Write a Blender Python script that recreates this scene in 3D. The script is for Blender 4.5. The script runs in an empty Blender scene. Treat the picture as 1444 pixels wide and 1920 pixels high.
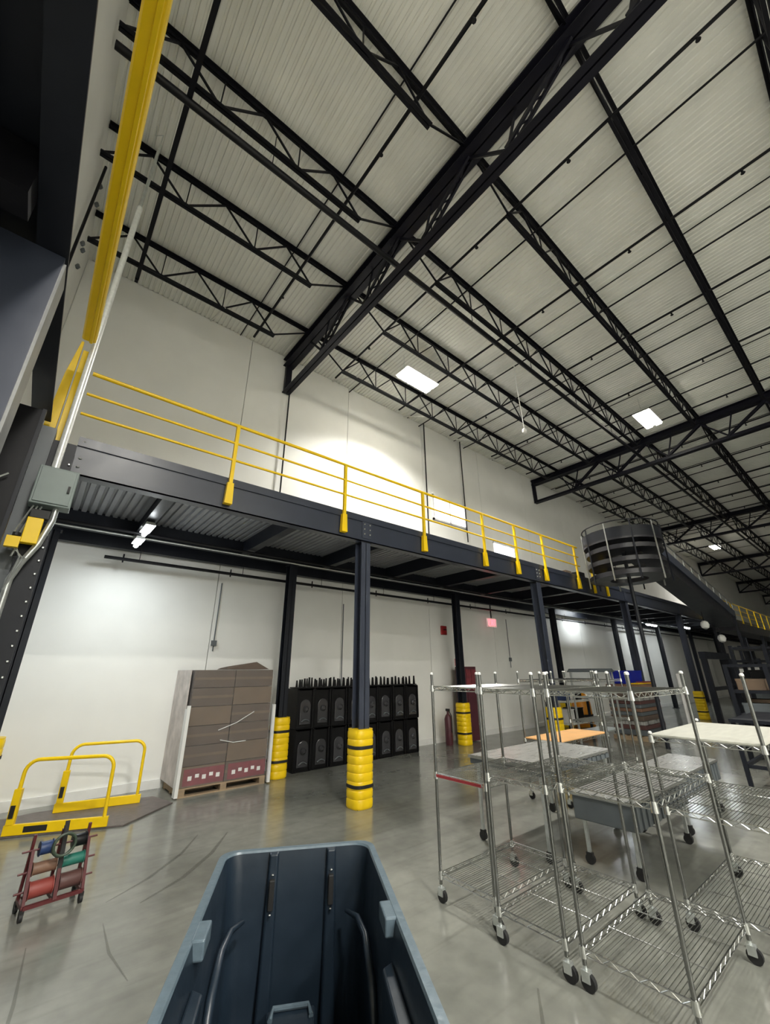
import bpy, math, random
from mathutils import Vector, Matrix
random.seed(7)
SC = bpy.context.scene
COL = SC.collection
PI = math.pi

# ------------------------------------------------------------ camera
R = ((0.7697858867, -0.2286647802, -0.5959380059),
     (-0.6382639597, -0.2859693446, -0.7147311744),
     (-0.0069861541, 0.9305557223, -0.3660836536))
cd = bpy.data.cameras.new('camera')
cam = bpy.data.objects.new('camera', cd)
COL.objects.link(cam)
cam.matrix_world = Matrix.Translation((0, 0, 1.8)) @ Matrix(R).to_4x4()
cd.sensor_fit = 'HORIZONTAL'; cd.sensor_width = 36.0
cd.lens = 761.0 * 36.0 / 1444.0
cd.clip_start = 0.05; cd.clip_end = 300
SC.camera = cam

# ------------------------------------------------------------ light / exposure
SC.view_settings.view_transform = 'Standard'
SC.view_settings.look = 'None'
SC.view_settings.gamma = 1.0
SC.view_settings.use_curve_mapping = False
SC.view_settings.exposure = 0.42
w = bpy.data.worlds.new('world'); SC.world = w; w.use_nodes = True
w.node_tree.nodes['Background'].inputs[0].default_value = (0.75, 0.8, 0.9, 1)
w.node_tree.nodes['Background'].inputs[1].default_value = 0.02
HIGHBAY_W = 400.0     # power of one high-bay lamp
TUBE_W = 15.0         # power of one tube lamp under the mezzanine

# ------------------------------------------------------------ materials
def mat(name, col, rough=0.5, metal=0.0, noise=0.0, scale=4.0, bump=0.0, emit=0.0, alpha=1.0, coords='Object', stretch=None, spec=0.5, coat=0.0):
    m = bpy.data.materials.new(name); m.use_nodes = True
    nt = m.node_tree; b = nt.nodes['Principled BSDF']
    b.inputs['Base Color'].default_value = (*col, 1)
    b.inputs['Roughness'].default_value = rough
    b.inputs['Metallic'].default_value = metal
    b.inputs['Specular IOR Level'].default_value = spec
    if coat: b.inputs['Coat Weight'].default_value = coat; b.inputs['Coat Roughness'].default_value = 0.12
    if alpha < 1: b.inputs['Alpha'].default_value = alpha
    if emit:
        b.inputs['Emission Color'].default_value = (*col, 1)
        b.inputs['Emission Strength'].default_value = emit
    if noise or bump:
        tc = nt.nodes.new('ShaderNodeTexCoord'); mp = nt.nodes.new('ShaderNodeMapping')
        if stretch: mp.inputs['Scale'].default_value = stretch
        nz = nt.nodes.new('ShaderNodeTexNoise')
        nz.inputs['Scale'].default_value = scale; nz.inputs['Detail'].default_value = 6
        nt.links.new(tc.outputs[coords], mp.inputs[0]); nt.links.new(mp.outputs[0], nz.inputs['Vector'])
        if noise:
            cr = nt.nodes.new('ShaderNodeValToRGB')
            cr.color_ramp.elements[0].position = 0.3; cr.color_ramp.elements[1].position = 0.7
            cr.color_ramp.elements[0].color = (*[c * (1 - noise) for c in col], 1)
            cr.color_ramp.elements[1].color = (*[min(1, c * (1 + noise * .7)) for c in col], 1)
            nt.links.new(nz.outputs['Fac'], cr.inputs[0]); nt.links.new(cr.outputs[0], b.inputs['Base Color'])
            mr = nt.nodes.new('ShaderNodeMapRange')
            mr.inputs['To Min'].default_value = max(0.03, rough * .8); mr.inputs['To Max'].default_value = min(1, rough * 1.25)
            nt.links.new(nz.outputs['Fac'], mr.inputs['Value']); nt.links.new(mr.outputs[0], b.inputs['Roughness'])
        if bump:
            bp = nt.nodes.new('ShaderNodeBump'); bp.inputs['Strength'].default_value = bump; bp.inputs['Distance'].default_value = 0.02
            nt.links.new(nz.outputs['Fac'], bp.inputs['Height']); nt.links.new(bp.outputs[0], b.inputs['Normal'])
    return m

def floor_material():
    m = bpy.data.materials.new('polished_concrete'); m.use_nodes = True
    nt = m.node_tree; b = nt.nodes['Principled BSDF']; L = nt.links.new
    tc = nt.nodes.new('ShaderNodeTexCoord')
    def noise(scale, detail, stretch=(1, 1, 1), rot=0.0, dist=0.0):
        mp = nt.nodes.new('ShaderNodeMapping'); mp.inputs['Scale'].default_value = stretch; mp.inputs['Rotation'].default_value = (0, 0, rot)
        nz = nt.nodes.new('ShaderNodeTexNoise'); nz.inputs['Scale'].default_value = scale; nz.inputs['Detail'].default_value = detail
        nz.inputs['Distortion'].default_value = dist
        L(tc.outputs['Object'], mp.inputs[0]); L(mp.outputs[0], nz.inputs['Vector']); return nz
    def ramp(src, p0, c0, p1, c1):
        r = nt.nodes.new('ShaderNodeValToRGB'); r.color_ramp.elements[0].position = p0; r.color_ramp.elements[1].position = p1
        r.color_ramp.elements[0].color = (*c0, 1); r.color_ramp.elements[1].color = (*c1, 1); L(src.outputs['Fac'], r.inputs[0]); return r
    def mul(a, bb, f=1.0):
        x = nt.nodes.new('ShaderNodeMix'); x.data_type = 'RGBA'; x.blend_type = 'MULTIPLY'; x.inputs[0].default_value = f
        L(a, x.inputs[6]); L(bb, x.inputs[7]); return x.outputs[2]
    big = ramp(noise(0.55, 5, dist=.6), .3, (.155, .16, .142), .70, (.285, .288, .255))
    fine = ramp(noise(7, 8), .3, (.86, .86, .86), .7, (1.06, 1.06, 1.05))
    sk1 = ramp(noise(1.6, 4, (.35, 5.5, 1), math.radians(-18), .4), .56, (1, 1, 1), .74, (.84, .84, .83))
    sk2 = ramp(noise(1.3, 3, (.3, 4.5, 1), math.radians(-50), .5), .58, (1, 1, 1), .76, (.86, .86, .85))
    c = mul(mul(mul(big.outputs[0], fine.outputs[0]), sk1.outputs[0]), sk2.outputs[0])
    L(c, b.inputs['Base Color'])
    rn = noise(2.2, 5); mr = nt.nodes.new('ShaderNodeMapRange'); mr.inputs['To Min'].default_value = .10; mr.inputs['To Max'].default_value = .26
    L(rn.outputs['Fac'], mr.inputs['Value']); L(mr.outputs[0], b.inputs['Roughness'])
    b.inputs['Specular IOR Level'].default_value = 0.6
    return m

M = dict(
    floor=floor_material(),
    wall=mat('white_wall_paint', (.82, .82, .785), .55, noise=.04, scale=1.2, bump=.05),
    deck=mat('painted_roof_deck', (.78, .78, .73), .6, noise=.06, scale=1.5),
    mdeck=mat('galvanised_floor_deck', (.30, .31, .33), .45, metal=.3, noise=.1),
    black=mat('black_joist_paint', (.005, .005, .008), .5, noise=.2, spec=.2),
    girder=mat('black_girder_paint', (.006, .006, .012), .45, noise=.2, spec=.25),
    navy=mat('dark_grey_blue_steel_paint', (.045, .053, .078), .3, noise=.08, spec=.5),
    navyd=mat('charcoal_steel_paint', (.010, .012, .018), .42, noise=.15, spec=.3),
    yellow=mat('safety_yellow_paint', (.93, .62, .003), .33, noise=.05),
    yplas=mat('yellow_plastic', (.90, .60, .004), .38, noise=.05, bump=.08),
    orange=mat('amber_plastic', (.85, .33, .01), .4, noise=.05),
    strap=mat('black_strap', (.012, .012, .012), .6),
    chrome=mat('chrome_wire', (.62, .63, .62), .2, metal=1.0, noise=.08, scale=20),
    galv=mat('galvanised_conduit', (.62, .65, .64), .3, metal=.75, noise=.12, scale=25),
    bpipe=mat('black_pipe', (.005, .005, .007), .45, spec=.25),
    rubber=mat('black_rubber', (.012, .012, .013), .6),
    bin=mat('blue_grey_polyethylene', (.012, .021, .033), .34, noise=.12, scale=9, bump=.1),
    binrim=mat('blue_grey_rim_plastic', (.10, .14, .17), .3, noise=.12, scale=30, bump=.1),
    card=mat('brown_cardboard', (.105, .076, .058), .75, noise=.14, scale=3, bump=.1),
    cardl=mat('light_cardboard', (.15, .105, .07), .75, noise=.14, scale=3),
    film=mat('clear_stretch_film', (.85, .86, .88), .16, alpha=.07, noise=.2, bump=.6, scale=6, stretch=(1, 1, 3)),
    white=mat('white_board', (.78, .78, .76), .5, noise=.06),
    redprint=mat('red_print', (.20, .035, .045), .6, noise=.3, scale=9),
    wood=mat('pallet_wood', (.34, .25, .16), .8, noise=.2, stretch=(1, 8, 8)),
    tan=mat('orange_plywood', (.72, .40, .16), .5, noise=.1),
    blkplas=mat('black_moulded_plastic', (.005, .005, .006), .35, noise=.1, spec=.3),
    plate=mat('worn_tread_plate', (.17, .145, .135), .5, metal=.3, noise=.25, bump=.3, scale=14),
    redw=mat('red_wire_spool', (.27, .05, .04), .5, noise=.15), brnw=mat('brown_wire_spool', (.10, .045, .04), .5, noise=.15),
    tanw=mat('tan_wire_spool', (.20, .11, .07), .5, noise=.15), grnw=mat('green_wire_spool', (.02, .16, .12), .45, noise=.15),
    bluw=mat('blue_wire_spool', (.015, .04, .13), .45, noise=.15), olvw=mat('olive_cable', (.05, .075, .05), .5, noise=.2),
    redcart=mat('red_cart_paint', (.10, .016, .018), .45, noise=.1),
    red=mat('red_enamel', (.35, .015, .02), .4, noise=.1), dred=mat('dark_red_cabinet', (.085, .022, .032), .45, noise=.2),
    bluetote=mat('blue_tote_plastic', (.01, .02, .33), .35, noise=.05),
    grey=mat('grey_plastic', (.10, .115, .125), .4, noise=.1), gbox=mat('grey_green_enclosure', (.19, .235, .225), .45, noise=.08),
    sheet=mat('brushed_sheet_steel', (.50, .50, .48), .28, metal=.55, noise=.25, scale=5, stretch=(1, 9, 1)),
    shelfboard=mat('pale_shelf_liner', (.50, .50, .44), .5, noise=.12, stretch=(1, 6, 1)),
    lamp=mat('lit_diffuser', (1.0, .95, .82), .5, emit=30), lampc=mat('lit_cool_tube', (.93, .98, 1.0), .5, emit=30),
    day=mat('daylit_pane', (.98, .96, 1.0), .3, emit=3.0), exitred=mat('lit_exit_letters', (1.0, .08, .10), .4, emit=3.5),
    exitbody=mat('exit_sign_face', (.95, .62, .60), .4, emit=.25),
    belt=mat('conveyor_black', (.018, .018, .024), .35, noise=.2), silver=mat('conveyor_side_rail', (.42, .43, .42), .3, metal=.8, noise=.2, scale=8),
    palepipe=mat('pale_galvanised_conduit', (.82, .84, .83), .3, metal=.35, noise=.1, scale=25),
    beam=mat('slate_blue_beam_paint', (.030, .037, .058), .3, noise=.08, spec=.5),
    post=mat('chrome_post', (.24, .245, .24), .18, metal=1.0, noise=.08, scale=20),
    edge=mat('lit_column_side', (.20, .205, .20), .35, metal=.3, noise=.35, scale=9, stretch=(1, 1, .3)),  # lighter grey stands for room light on the lift column's side
    mark=mat('tyre_mark', (.12, .12, .10), .35, noise=.3, scale=12, alpha=.3),
)

# ------------------------------------------------------------ mesh helpers
class MB:
    def __init__(s): s.v = []; s.f = []
    def add(s, vs, fs):
        n = len(s.v); s.v += [tuple(p) for p in vs]; s.f += [tuple(i + n for i in f) for f in fs]; return s
    def box(s, a, b, top=1.0, topy=None):
        (x0, y0, z0), (x1, y1, z1) = a, b; topy = top if topy is None else topy
        cx, cy = (x0 + x1) / 2, (y0 + y1) / 2
        def sc(x, y, z, k, ky): return (cx + (x - cx) * k, cy + (y - cy) * ky, z)
        vs = [(x0, y0, z0), (x1, y0, z0), (x1, y1, z0), (x0, y1, z0)] + [sc(x, y, z1, top, topy) for x, y in ((x0, y0), (x1, y0), (x1, y1), (x0, y1))]
        return s.add(vs, [(0, 3, 2, 1), (4, 5, 6, 7), (0, 1, 5, 4), (1, 2, 6, 5), (2, 3, 7, 6), (3, 0, 4, 7)])
    def bar(s, a, b, w, h, up=(0, 0, 1)):
        a, b = Vector(a), Vector(b); d = (b - a).normalized(); up = Vector(up)
        if abs(d.dot(up)) > .98: up = Vector((0, 1, 0))
        r = d.cross(up).normalized(); u = r.cross(d)
        o = [(-w / 2, -h / 2), (w / 2, -h / 2), (w / 2, h / 2), (-w / 2, h / 2)]
        vs = [a + r * x + u * y for x, y in o] + [b + r * x + u * y for x, y in o]
        return s.add(vs, [(0, 3, 2, 1), (4, 5, 6, 7), (0, 1, 5, 4), (1, 2, 6, 5), (2, 3, 7, 6), (3, 0, 4, 7)])
    def tube(s, pts, r, n=8, closed=False, caps=True):
        pts = [Vector(p) for p in pts]; N = len(pts); rings = []
        d0 = (pts[1] - pts[0]).normalized(); up = Vector((0, 0, 1)) if abs(d0.z) < .95 else Vector((1, 0, 0))
        u = d0.cross(up).normalized()
        for i in range(N):
            if closed: d = (pts[(i + 1) % N] - pts[i - 1]).normalized()
            else: d = (pts[min(i + 1, N - 1)] - pts[max(i - 1, 0)]).normalized()
            u = (u - d * u.dot(d)).normalized(); v = d.cross(u)
            rr = r[i] if isinstance(r, (list, tuple)) else r
            rings.append([pts[i] + (u * math.cos(2 * PI * k / n) + v * math.sin(2 * PI * k / n)) * rr for k in range(n)])
        vs = [p for g in rings for p in g]; fs = []
        for i in range(N if closed else N - 1):
            j = (i + 1) % N
            for k in range(n):
                k2 = (k + 1) % n; fs.append((i * n + k, i * n + k2, j * n + k2, j * n + k))
        if caps and not closed: fs += [tuple(range(n - 1, -1, -1)), tuple((N - 1) * n + k for k in range(n))]
        return s.add(vs, fs)
    def lathe(s, prof, c=(0, 0, 0), n=24, sq=1.0):
        vs = []; fs = []
        for r, z in prof:
            for k in range(n):
                t = 2 * PI * k / n; q = 1.0
                if sq != 1.0: q = 1 / (abs(math.cos(t)) ** sq + abs(math.sin(t)) ** sq) ** (1 / sq)
                vs.append((c[0] + r * q * math.cos(t), c[1] + r * q * math.sin(t), c[2] + z))
        P = len(prof)
        for i in range(P - 1):
            for k in range(n):
                k2 = (k + 1) % n; fs.append((i * n + k, i * n + k2, (i + 1) * n + k2, (i + 1) * n + k))
        fs += [tuple(range(n - 1, -1, -1)), tuple((P - 1) * n + k for k in range(n))]
        return s.add(vs, fs)
    def prism(s, poly, axis, t0, t1):
        def P(a, b, t): return {'x': (t, a, b), 'y': (a, t, b), 'z': (a, b, t)}[axis]
        n = len(poly); vs = [P(a, b, t0) for a, b in poly] + [P(a, b, t1) for a, b in poly]
        fs = [tuple(range(n - 1, -1, -1)), tuple(range(n, 2 * n))] + [(i, (i + 1) % n, (i + 1) % n + n, i + n) for i in range(n)]
        return s.add(vs, fs)
    def mesh(s, name, m, smooth=False, bevel=0):
        me = bpy.data.meshes.new(name); me.from_pydata(s.v, [], s.f); me.materials.append(m)
        if smooth:
            me.polygons.foreach_set('use_smooth', [True] * len(me.polygons))
            me.set_sharp_from_angle(angle=math.radians(38))
        me.validate(); return me
    def obj(s, name, m, parent=None, smooth=False, loc=None, bevel=0):
        o = bpy.data.objects.new(name, s.mesh(name, m, smooth)); COL.objects.link(o)
        if parent: o.parent = parent
        if loc: o.location = loc
        if bevel:
            b = o.modifiers.new('bevel', 'BEVEL'); b.width = bevel; b.segments = 2; b.limit_method = 'ANGLE'
        return o

def tag(o, label=None, cat=None, group=None, kind=None):
    if label: o['label'] = label
    if cat: o['category'] = cat
    if group: o['group'] = group
    if kind: o['kind'] = kind
    return o
def thing(name, label, cat, loc=(0, 0, 0), rz=0.0, group=None):
    o = bpy.data.objects.new(name, None); COL.objects.link(o); o.empty_display_size = .2
    o.location = loc; o.rotation_euler = (0, 0, rz); return tag(o, label, cat, group)
def link_mesh(name, me, parent, loc=(0, 0, 0)):
    o = bpy.data.objects.new(name, me); COL.objects.link(o); o.parent = parent; o.location = loc; return o
def copy_tree(o, parent=None):
    c = o.copy(); COL.objects.link(c)
    if parent: c.parent = parent
    for ch in [k for k in o.children]: copy_tree(ch, c)
    return c
ORD = ['first', 'second', 'third', 'fourth', 'fifth', 'sixth', 'seventh', 'eighth', 'ninth', 'tenth', 'eleventh', 'twelfth', 'thirteenth',
       'fourteenth', 'fifteenth', 'sixteenth', 'seventeenth', 'eighteenth', 'nineteenth', 'twentieth', 'twenty-first', 'twenty-second']

# ------------------------------------------------------------ setting
XL, XR, YB, YF, HC = -0.95, 72.0, 8.7, -22.0, 10.05
fl = MB().box((XL - .3, YF - .3, -.25), (XR + .3, YB + .3, 0)).obj('floor', M['floor']); tag(fl, kind='structure')
wb = MB().box((XL - .2, YB + .05, 0), (XR + .2, YB + .25, HC + .3)).obj('wall_back', M['wall']); tag(wb, kind='structure')
xs = [XL] + [-.42 + 3.12 * k for k in range(0, 24)]
xs = [x for x in xs if x < XR - 1] + [XR]
pm = {}
for a, b in zip(xs, xs[1:]):
    wd = round(b - a - .014, 3)
    if wd not in pm: pm[wd] = MB().box((0, 0, 0), (wd, .05, HC)).mesh('wall_panel', M['wall'])
    link_mesh('wall_panel', pm[wd], wb, (a + .007, YB, 0))
wl = MB().box((XL - .2, YF, 0), (XL, YB, HC + .3)).obj('wall_left', M['wall']); tag(wl, kind='structure')
wr = MB().box((XL - .2, YF - .2, 0), (XR + .2, YF, HC + .3)).obj('wall_right', M['wall']); tag(wr, kind='structure')
we = MB().box((XR, YF, 0), (XR + .2, YB, HC + .3)).obj('wall_far', M['wall']); tag(we, kind='structure')
bb = MB().box((XL, YB - .035, 0), (XR, YB, .13)).obj('baseboard_back', M['white']); tag(bb, kind='structure')
def corrugated(x0, x1, y0, y1, z, pitch, depth, name, m, parent=None):
    b = MB(); prof = []
    n = int((x1 - x0) / pitch)
    for i in range(n):
        x = x0 + i * pitch
        prof += [(x, z), (x + pitch * .55, z), (x + pitch * .66, z + depth), (x + pitch * .89, z + depth)]
    prof.append((x1, z))
    vs = [(x, y0, zz) for x, zz in prof] + [(x, y1, zz) for x, zz in prof]; N = len(prof)
    b.add(vs, [(i, i + N, i + N + 1, i + 1) for i in range(N - 1)])
    return b.obj(name, m, parent)
ce = MB().box((XL - .2, YF - .2, HC + .08), (XR + .2, YB + .2, HC + .2)).obj('ceiling', M['deck']); tag(ce, kind='structure')
cs = corrugated(XL, XR, YF, YB, HC, .105, .022, 'corrugated_deck', M['deck'], ce); tag(cs, kind='stuff')
# daylit window high on the back wall
wn = MB()
for a, b in (((9.32, 6.5), (11.02, 6.56)), ((9.32, 7.36), (11.02, 7.42)), ((9.32, 6.5), (9.38, 7.42)), ((10.96, 6.5), (11.02, 7.42)), ((10.15, 6.5), (10.19, 7.42))):
    wn.box((a[0], YB - .05, a[1]), (b[0], YB, b[1]))
w1 = wn.obj('window_1', M['white']); tag(w1, kind='structure')
MB().box((9.38, YB - .02, 6.56), (10.96, YB - .005, 7.36)).obj('pane', M['day'], w1)
w2 = MB().box((12.55, YB - .05, 6.3), (13.95, YB - .005, 6.36)).box((12.55, YB - .05, 5.75), (13.95, YB - .005, 5.81)).obj('window_2', M['white']); tag(w2, kind='structure')
MB().box((12.6, YB - .02, 5.81), (13.9, YB - .005, 6.3)).obj('pane', M['day'], w2)
# tyre marks worn into the slab
def mark(pts, wd):
    b = MB(); vs = []
    for i, (x, y) in enumerate(pts):
        q = pts[min(i + 1, len(pts) - 1)]; p = pts[max(i - 1, 0)]
        d = Vector((q[0] - p[0], q[1] - p[1], 0)).normalized(); nn = Vector((-d.y, d.x, 0)) * wd / 2 * (0.35 if i in (0, len(pts) - 1) else 1)
        vs += [(x + nn.x, y + nn.y, .0015), (x - nn.x, y - nn.y, .0015)]
    b.add(vs, [(2 * i, 2 * i + 1, 2 * i + 3, 2 * i + 2) for i in range(len(pts) - 1)])
    return b.obj('tyre_mark', M['mark'], fl)
mark([(.98, 4.9), (1.35, 5.15), (1.75, 5.55), (2.05, 6.0)], .035)
mark([(1.2, 4.7), (1.6, 4.95), (2.0, 5.35), (2.35, 5.85)], .045)
mark([(.46, 4.55), (.40, 3.9), (.30, 3.2), (.22, 2.6)], .02)
mark([(.92, 4.55), (.9, 4.1), (.95, 3.7)], .02)
mark([(1.42, 1.12), (1.75, 1.3), (2.1, 1.5), (2.5, 1.74), (2.85, 2.0)], .03)

# ------------------------------------------------------------ roof steel
GX = [3.75, 16.1, 28.4, 40.75, 53.1, 65.4]
JY = [7.42, 5.68, 3.97, 2.23, .48, -1.2, -2.95]
web_cache = {}
def girder(k, gx):
    far = k >= 3
    t = thing('roof_girder', 'black roof truss girder running out from the wall, %s one from the left' % ORD[k], 'girder', (gx, YB, 0), group='roof girders')
    y0, y1 = -.03, YF - YB + .5
    b = MB(); b.box((-.15, y1, 9.7), (-.012, y0, 9.72)); b.box((.012, y1, 9.7), (.15, y0, 9.72)); b.box((-.05, y1, 9.72), (-.012, y0, 9.92)); b.box((.012, y1, 9.72), (.05, y0, 9.92)); b.box((-.16, y1, 9.9), (.16, y0, 9.925))
    b.obj('top_chord', M['girder'], t)
    b = MB(); b.box((-.11, y1, 8.82), (-.012, y0, 8.84)); b.box((.012, y1, 8.82), (.11, y0, 8.84)); b.box((-.035, y1, 8.84), (-.012, y0, 8.95)); b.box((.012, y1, 8.84), (.035, y0, 8.95))
    b.obj('bottom_chord', M['girder'], t)
    MB().box((-.08, -.12, 8.84), (.08, -.03, 9.9)).obj('end_post', M['girder'], t)
    key = 'gd'
    if key not in web_cache:
        b = MB()
        for sx in (-.045, .045): b.bar((sx, 0, 9.7), (sx, 1.12, 8.95), .035, .07)
        for q in range(9):
            f0 = q / 9; f1 = (q + 1) / 9; s_ = -.045 if q % 2 else .045
            b.bar((s_, 1.12 * f0, 9.7 - .75 * f0), (-s_, 1.12 * f1, 9.7 - .75 * f1), .02, .02)
        web_cache[key] = b.mesh('diagonal', M['girder'])
        web_cache['gt'] = MB().bar((0, 1.12, 8.95), (0, 1.74, 9.7), .03, .05).mesh('diagonal', M['girder'])
        web_cache['gv'] = MB().bar((0, .87, 9.7), (0, 1.12, 8.95), .025, .04).mesh('hanger', M['girder'])
    if far:
        b = MB()
        for jy in JY + [-4.7, -6.45, -8.2]:
            b.bar((0, jy - YB, 9.7), (0, jy - YB + 1.12, 8.95), .12, .08); b.bar((0, jy - YB + 1.12, 8.95), (0, jy - YB + 1.74, 9.7), .04, .05)
        tag(b.obj('web', M['girder'], t), kind='stuff')
    else:
        for jy in JY + [-4.7, -6.45, -8.2]:
            if jy + 1.2 > YB - .1: continue
            y = jy - YB
            link_mesh('diagonal', web_cache['gd'], t, (0, y, 0)); link_mesh('diagonal', web_cache['gt'], t, (0, y, 0)); link_mesh('hanger', web_cache['gv'], t, (0, y, 0))
for k, gx in enumerate(GX): girder(k, gx)

def joist(jr, y, bay, xa, xb):
    L = xb - xa; near = bay <= 2
    t = thing('bar_joist', 'black roof joist, %s row out from the white wall, %s bay from left' % (ORD[jr], ORD[bay]), 'joist', (xa, y, 0), group='open-web roof joists')
    b = MB(); b.box((0, -.068, 9.985), (L, -.01, 9.998)); b.box((0, .01, 9.985), (L, .068, 9.998)); b.box((0, -.022, 9.925), (L, -.01, 9.985)); b.box((0, .01, 9.925), (L, .022, 9.985))
    b.obj('top_chord', M['black'], t)
    ba = .02 if bay == 0 else .95; be = L - .95
    b = MB(); b.box((ba, -.055, 9.27), (be, -.008, 9.285)); b.box((ba, .008, 9.27), (be, .055, 9.285)); b.box((ba, -.02, 9.285), (be, -.008, 9.34)); b.box((ba, .008, 9.285), (be, .02, 9.34))
    b.obj('bottom_chord', M['black'], t)
    n = max(3, round((be - ba) / 1.15)); st = (be - ba) / n
    segs = []
    if bay: segs.append((.08, 9.93, ba + .03, 9.31))
    for i in range(n):
        x = ba + i * st
        segs += [(x + .02, 9.31, x + st / 2, 9.93), (x + st / 2, 9.93, x + st - .02, 9.31)]
    segs.append((be - .03, 9.31, L - .08, 9.93))
    if near:
        for i, (xa_, za, xb_, zb) in enumerate(segs):
            key = (round(xb_ - xa_, 3), round(zb - za, 3))
            if key not in web_cache: web_cache[key] = MB().bar((0, 0, 0), (xb_ - xa_, 0, zb - za), .028, .028).mesh('web_rod', M['black'])
            link_mesh('web_rod', web_cache[key], t, (xa_, 0, za))
        for i in range(n):
            if 'vr' not in web_cache: web_cache['vr'] = MB().bar((0, 0, 9.32), (0, 0, 9.96), .018, .018).mesh('web_strut', M['black'])
            if i: link_mesh('web_strut', web_cache['vr'], t, (ba + i * st, 0, 0))
    else:
        b = MB()
        for xa_, za, xb_, zb in segs: b.bar((xa_, 0, za), (xb_, 0, zb), .03, .03)
        tag(b.obj('web', M['black'], t), kind='stuff')
bays = [(XL + .01, GX[0] - .02)] + [(a + .02, b - .02) for a, b in zip(GX, GX[1:])]
for jr, y in enumerate(JY):
    for bay, (xa, xb) in enumerate(bays): joist(jr, y, bay, xa, xb)

# sprinkler main beside the third joist row, bridging and branch lines across the joists
sm = thing('sprinkler_main', 'long black sprinkler main pipe slung beside the joists', 'pipe', (0, 4.16, 9.22))
MB().tube([(XL + .03, 0, 0), (60, 0, 0)], .055, 10).obj('pipe', M['bpipe'], sm, True)
for x in [1.2 + 2.47 * k for k in range(20)]:
    MB().tube([(x, 0, 0), (x, 0, .8)], .008, 5).obj('hanger_rod', M['bpipe'], sm)
brx = [2.56 + 2.45 * k for k in range(14)]
hm = MB().lathe([(.012, -.02), (.02, -.05), (.012, -.09), (.035, -.095), (.03, -.1)], n=8).mesh('sprinkler_head', M['bpipe'])
for k, x in enumerate(brx):
    if any(abs(x - g) < .25 for g in GX): continue
    t = thing('sprinkler_branch', 'black sprinkler branch line crossing the joists, %s from the left wall' % ORD[k], 'pipe', (x, 0, 9.72), group='sprinkler branch lines')
    MB().tube([(0, 8.2, 0), (0, YF + .5, 0)], .026 if k else .03, 8).obj('pipe', M['bpipe'], t, True)
    for yy in (6.6, 3.1, 1.2, -.6, -3.4): link_mesh('sprinkler_head', hm, t, (0, yy, 0))
thin = [2.36, 5.82, 8.28, 8.82, 10.7, 11.25, 13.1, 14.0, 17.8, 18.5, 20.3, 21.0, 22.9, 23.6, 25.4, 26.2, 30.2, 31, 33, 35.4, 38]
for k, x in enumerate(thin):
    t = MB().tube([(0, YB - .02, 0), (0, YF + .1, 0)], .013 if k % 2 == 0 else .019, 6).obj('bridging_rod', M['bpipe'], None, loc=(x, 0, 10.02 if k % 2 == 0 else 9.905))
    tag(t, '%s rod crossing over the joists, %s of its kind from the left' % ('hair-thin dark' if k % 2 == 0 else 'slightly thicker dark', ORD[k // 2]), 'rod', 'thin rods across the joists')
t = tag(MB().box((-.03, 7.72, 9.2), (.03, 7.8, 9.27)).box((-.035, YF + 1, 9.232), (.035, 7.74, 9.268)).obj('cross_bridging', M['black'], loc=(-.05, 0, 0)), 'thick black bridging angle under the joist ends by the left wall', 'brace')
for k, (x, y, ln) in enumerate([(1.6, 7.42, 1.2), (5.2, 7.42, 1.2), (8.1, 7.42, 1.2), (10.4, 7.42, 1.2), (12.9, 7.42, 1.2)]):
    t = MB().bar((0, -.03, 9.31), (0, YB - 7.42 - .03, 10.0), .03, .03).obj('wall_brace', M['deck'], loc=(x, y, 0))
    tag(t, 'slim pale brace from the outermost joist up to the wall, %s from the left' % ORD[k], 'brace', 'wall braces')

# ------------------------------------------------------------ lamps
def highbay(x, y, label, z=9.42, power=1.0, spread=150):
    t = thing('high_bay_light', label, 'light', (x, y, z), group='high bay lights')
    MB().box((-.62, -.26, .05), (.62, .26, .11), top=.9).obj('housing', M['white'], t, bevel=.01)
    for sy in (-.14, .14):
        MB().box((-.56, sy - .085, .0), (.56, sy + .085, .048)).obj('diffuser', M['lamp'], t)
    for sx in (-.5, .5):
        MB().tube([(sx, 0, .1), (sx, 0, HC - z)], .006, 5).obj('hanger_wire', M['galv'], t)
    ld = bpy.data.lights.new('high_bay_lamp', 'AREA'); ld.shape = 'RECTANGLE'; ld.size = 1.1; ld.size_y = .3
    ld.energy = HIGHBAY_W * power; ld.color = (1.0, .972, .91); ld.spread = math.radians(spread)
    lo = bpy.data.objects.new('high_bay_lamp', ld); COL.objects.link(lo); lo.parent = t; lo.location = (0, 0, -.03)
highbay(6.7, 6.55, 'lit high bay light near the wall, nearest over the walkway rail', power=.75, spread=128)
highbay(13.9, 3.15, 'lit high bay light in the middle of the roof, above the second girder', power=.38)
highbay(34, 6.0, 'small distant lit high bay light past the spiral conveyor', power=.5)
for k, (x, y) in enumerate([(.8, -3.85), (1, -9.1), (6.5, -9.1), (1.5, -14), (8, -14), (2, -19.3), (10, -19.3), (44, 1.4)]):  # unseen lamps added out of view to light floor and wall
    highbay(x, y, 'unseen high bay light added to light the open floor outside the picture, place %s' % ORD[k], power=[1.25, 1.8, .4, 2.1, .5, 2.0, .5, .15][k])

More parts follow.
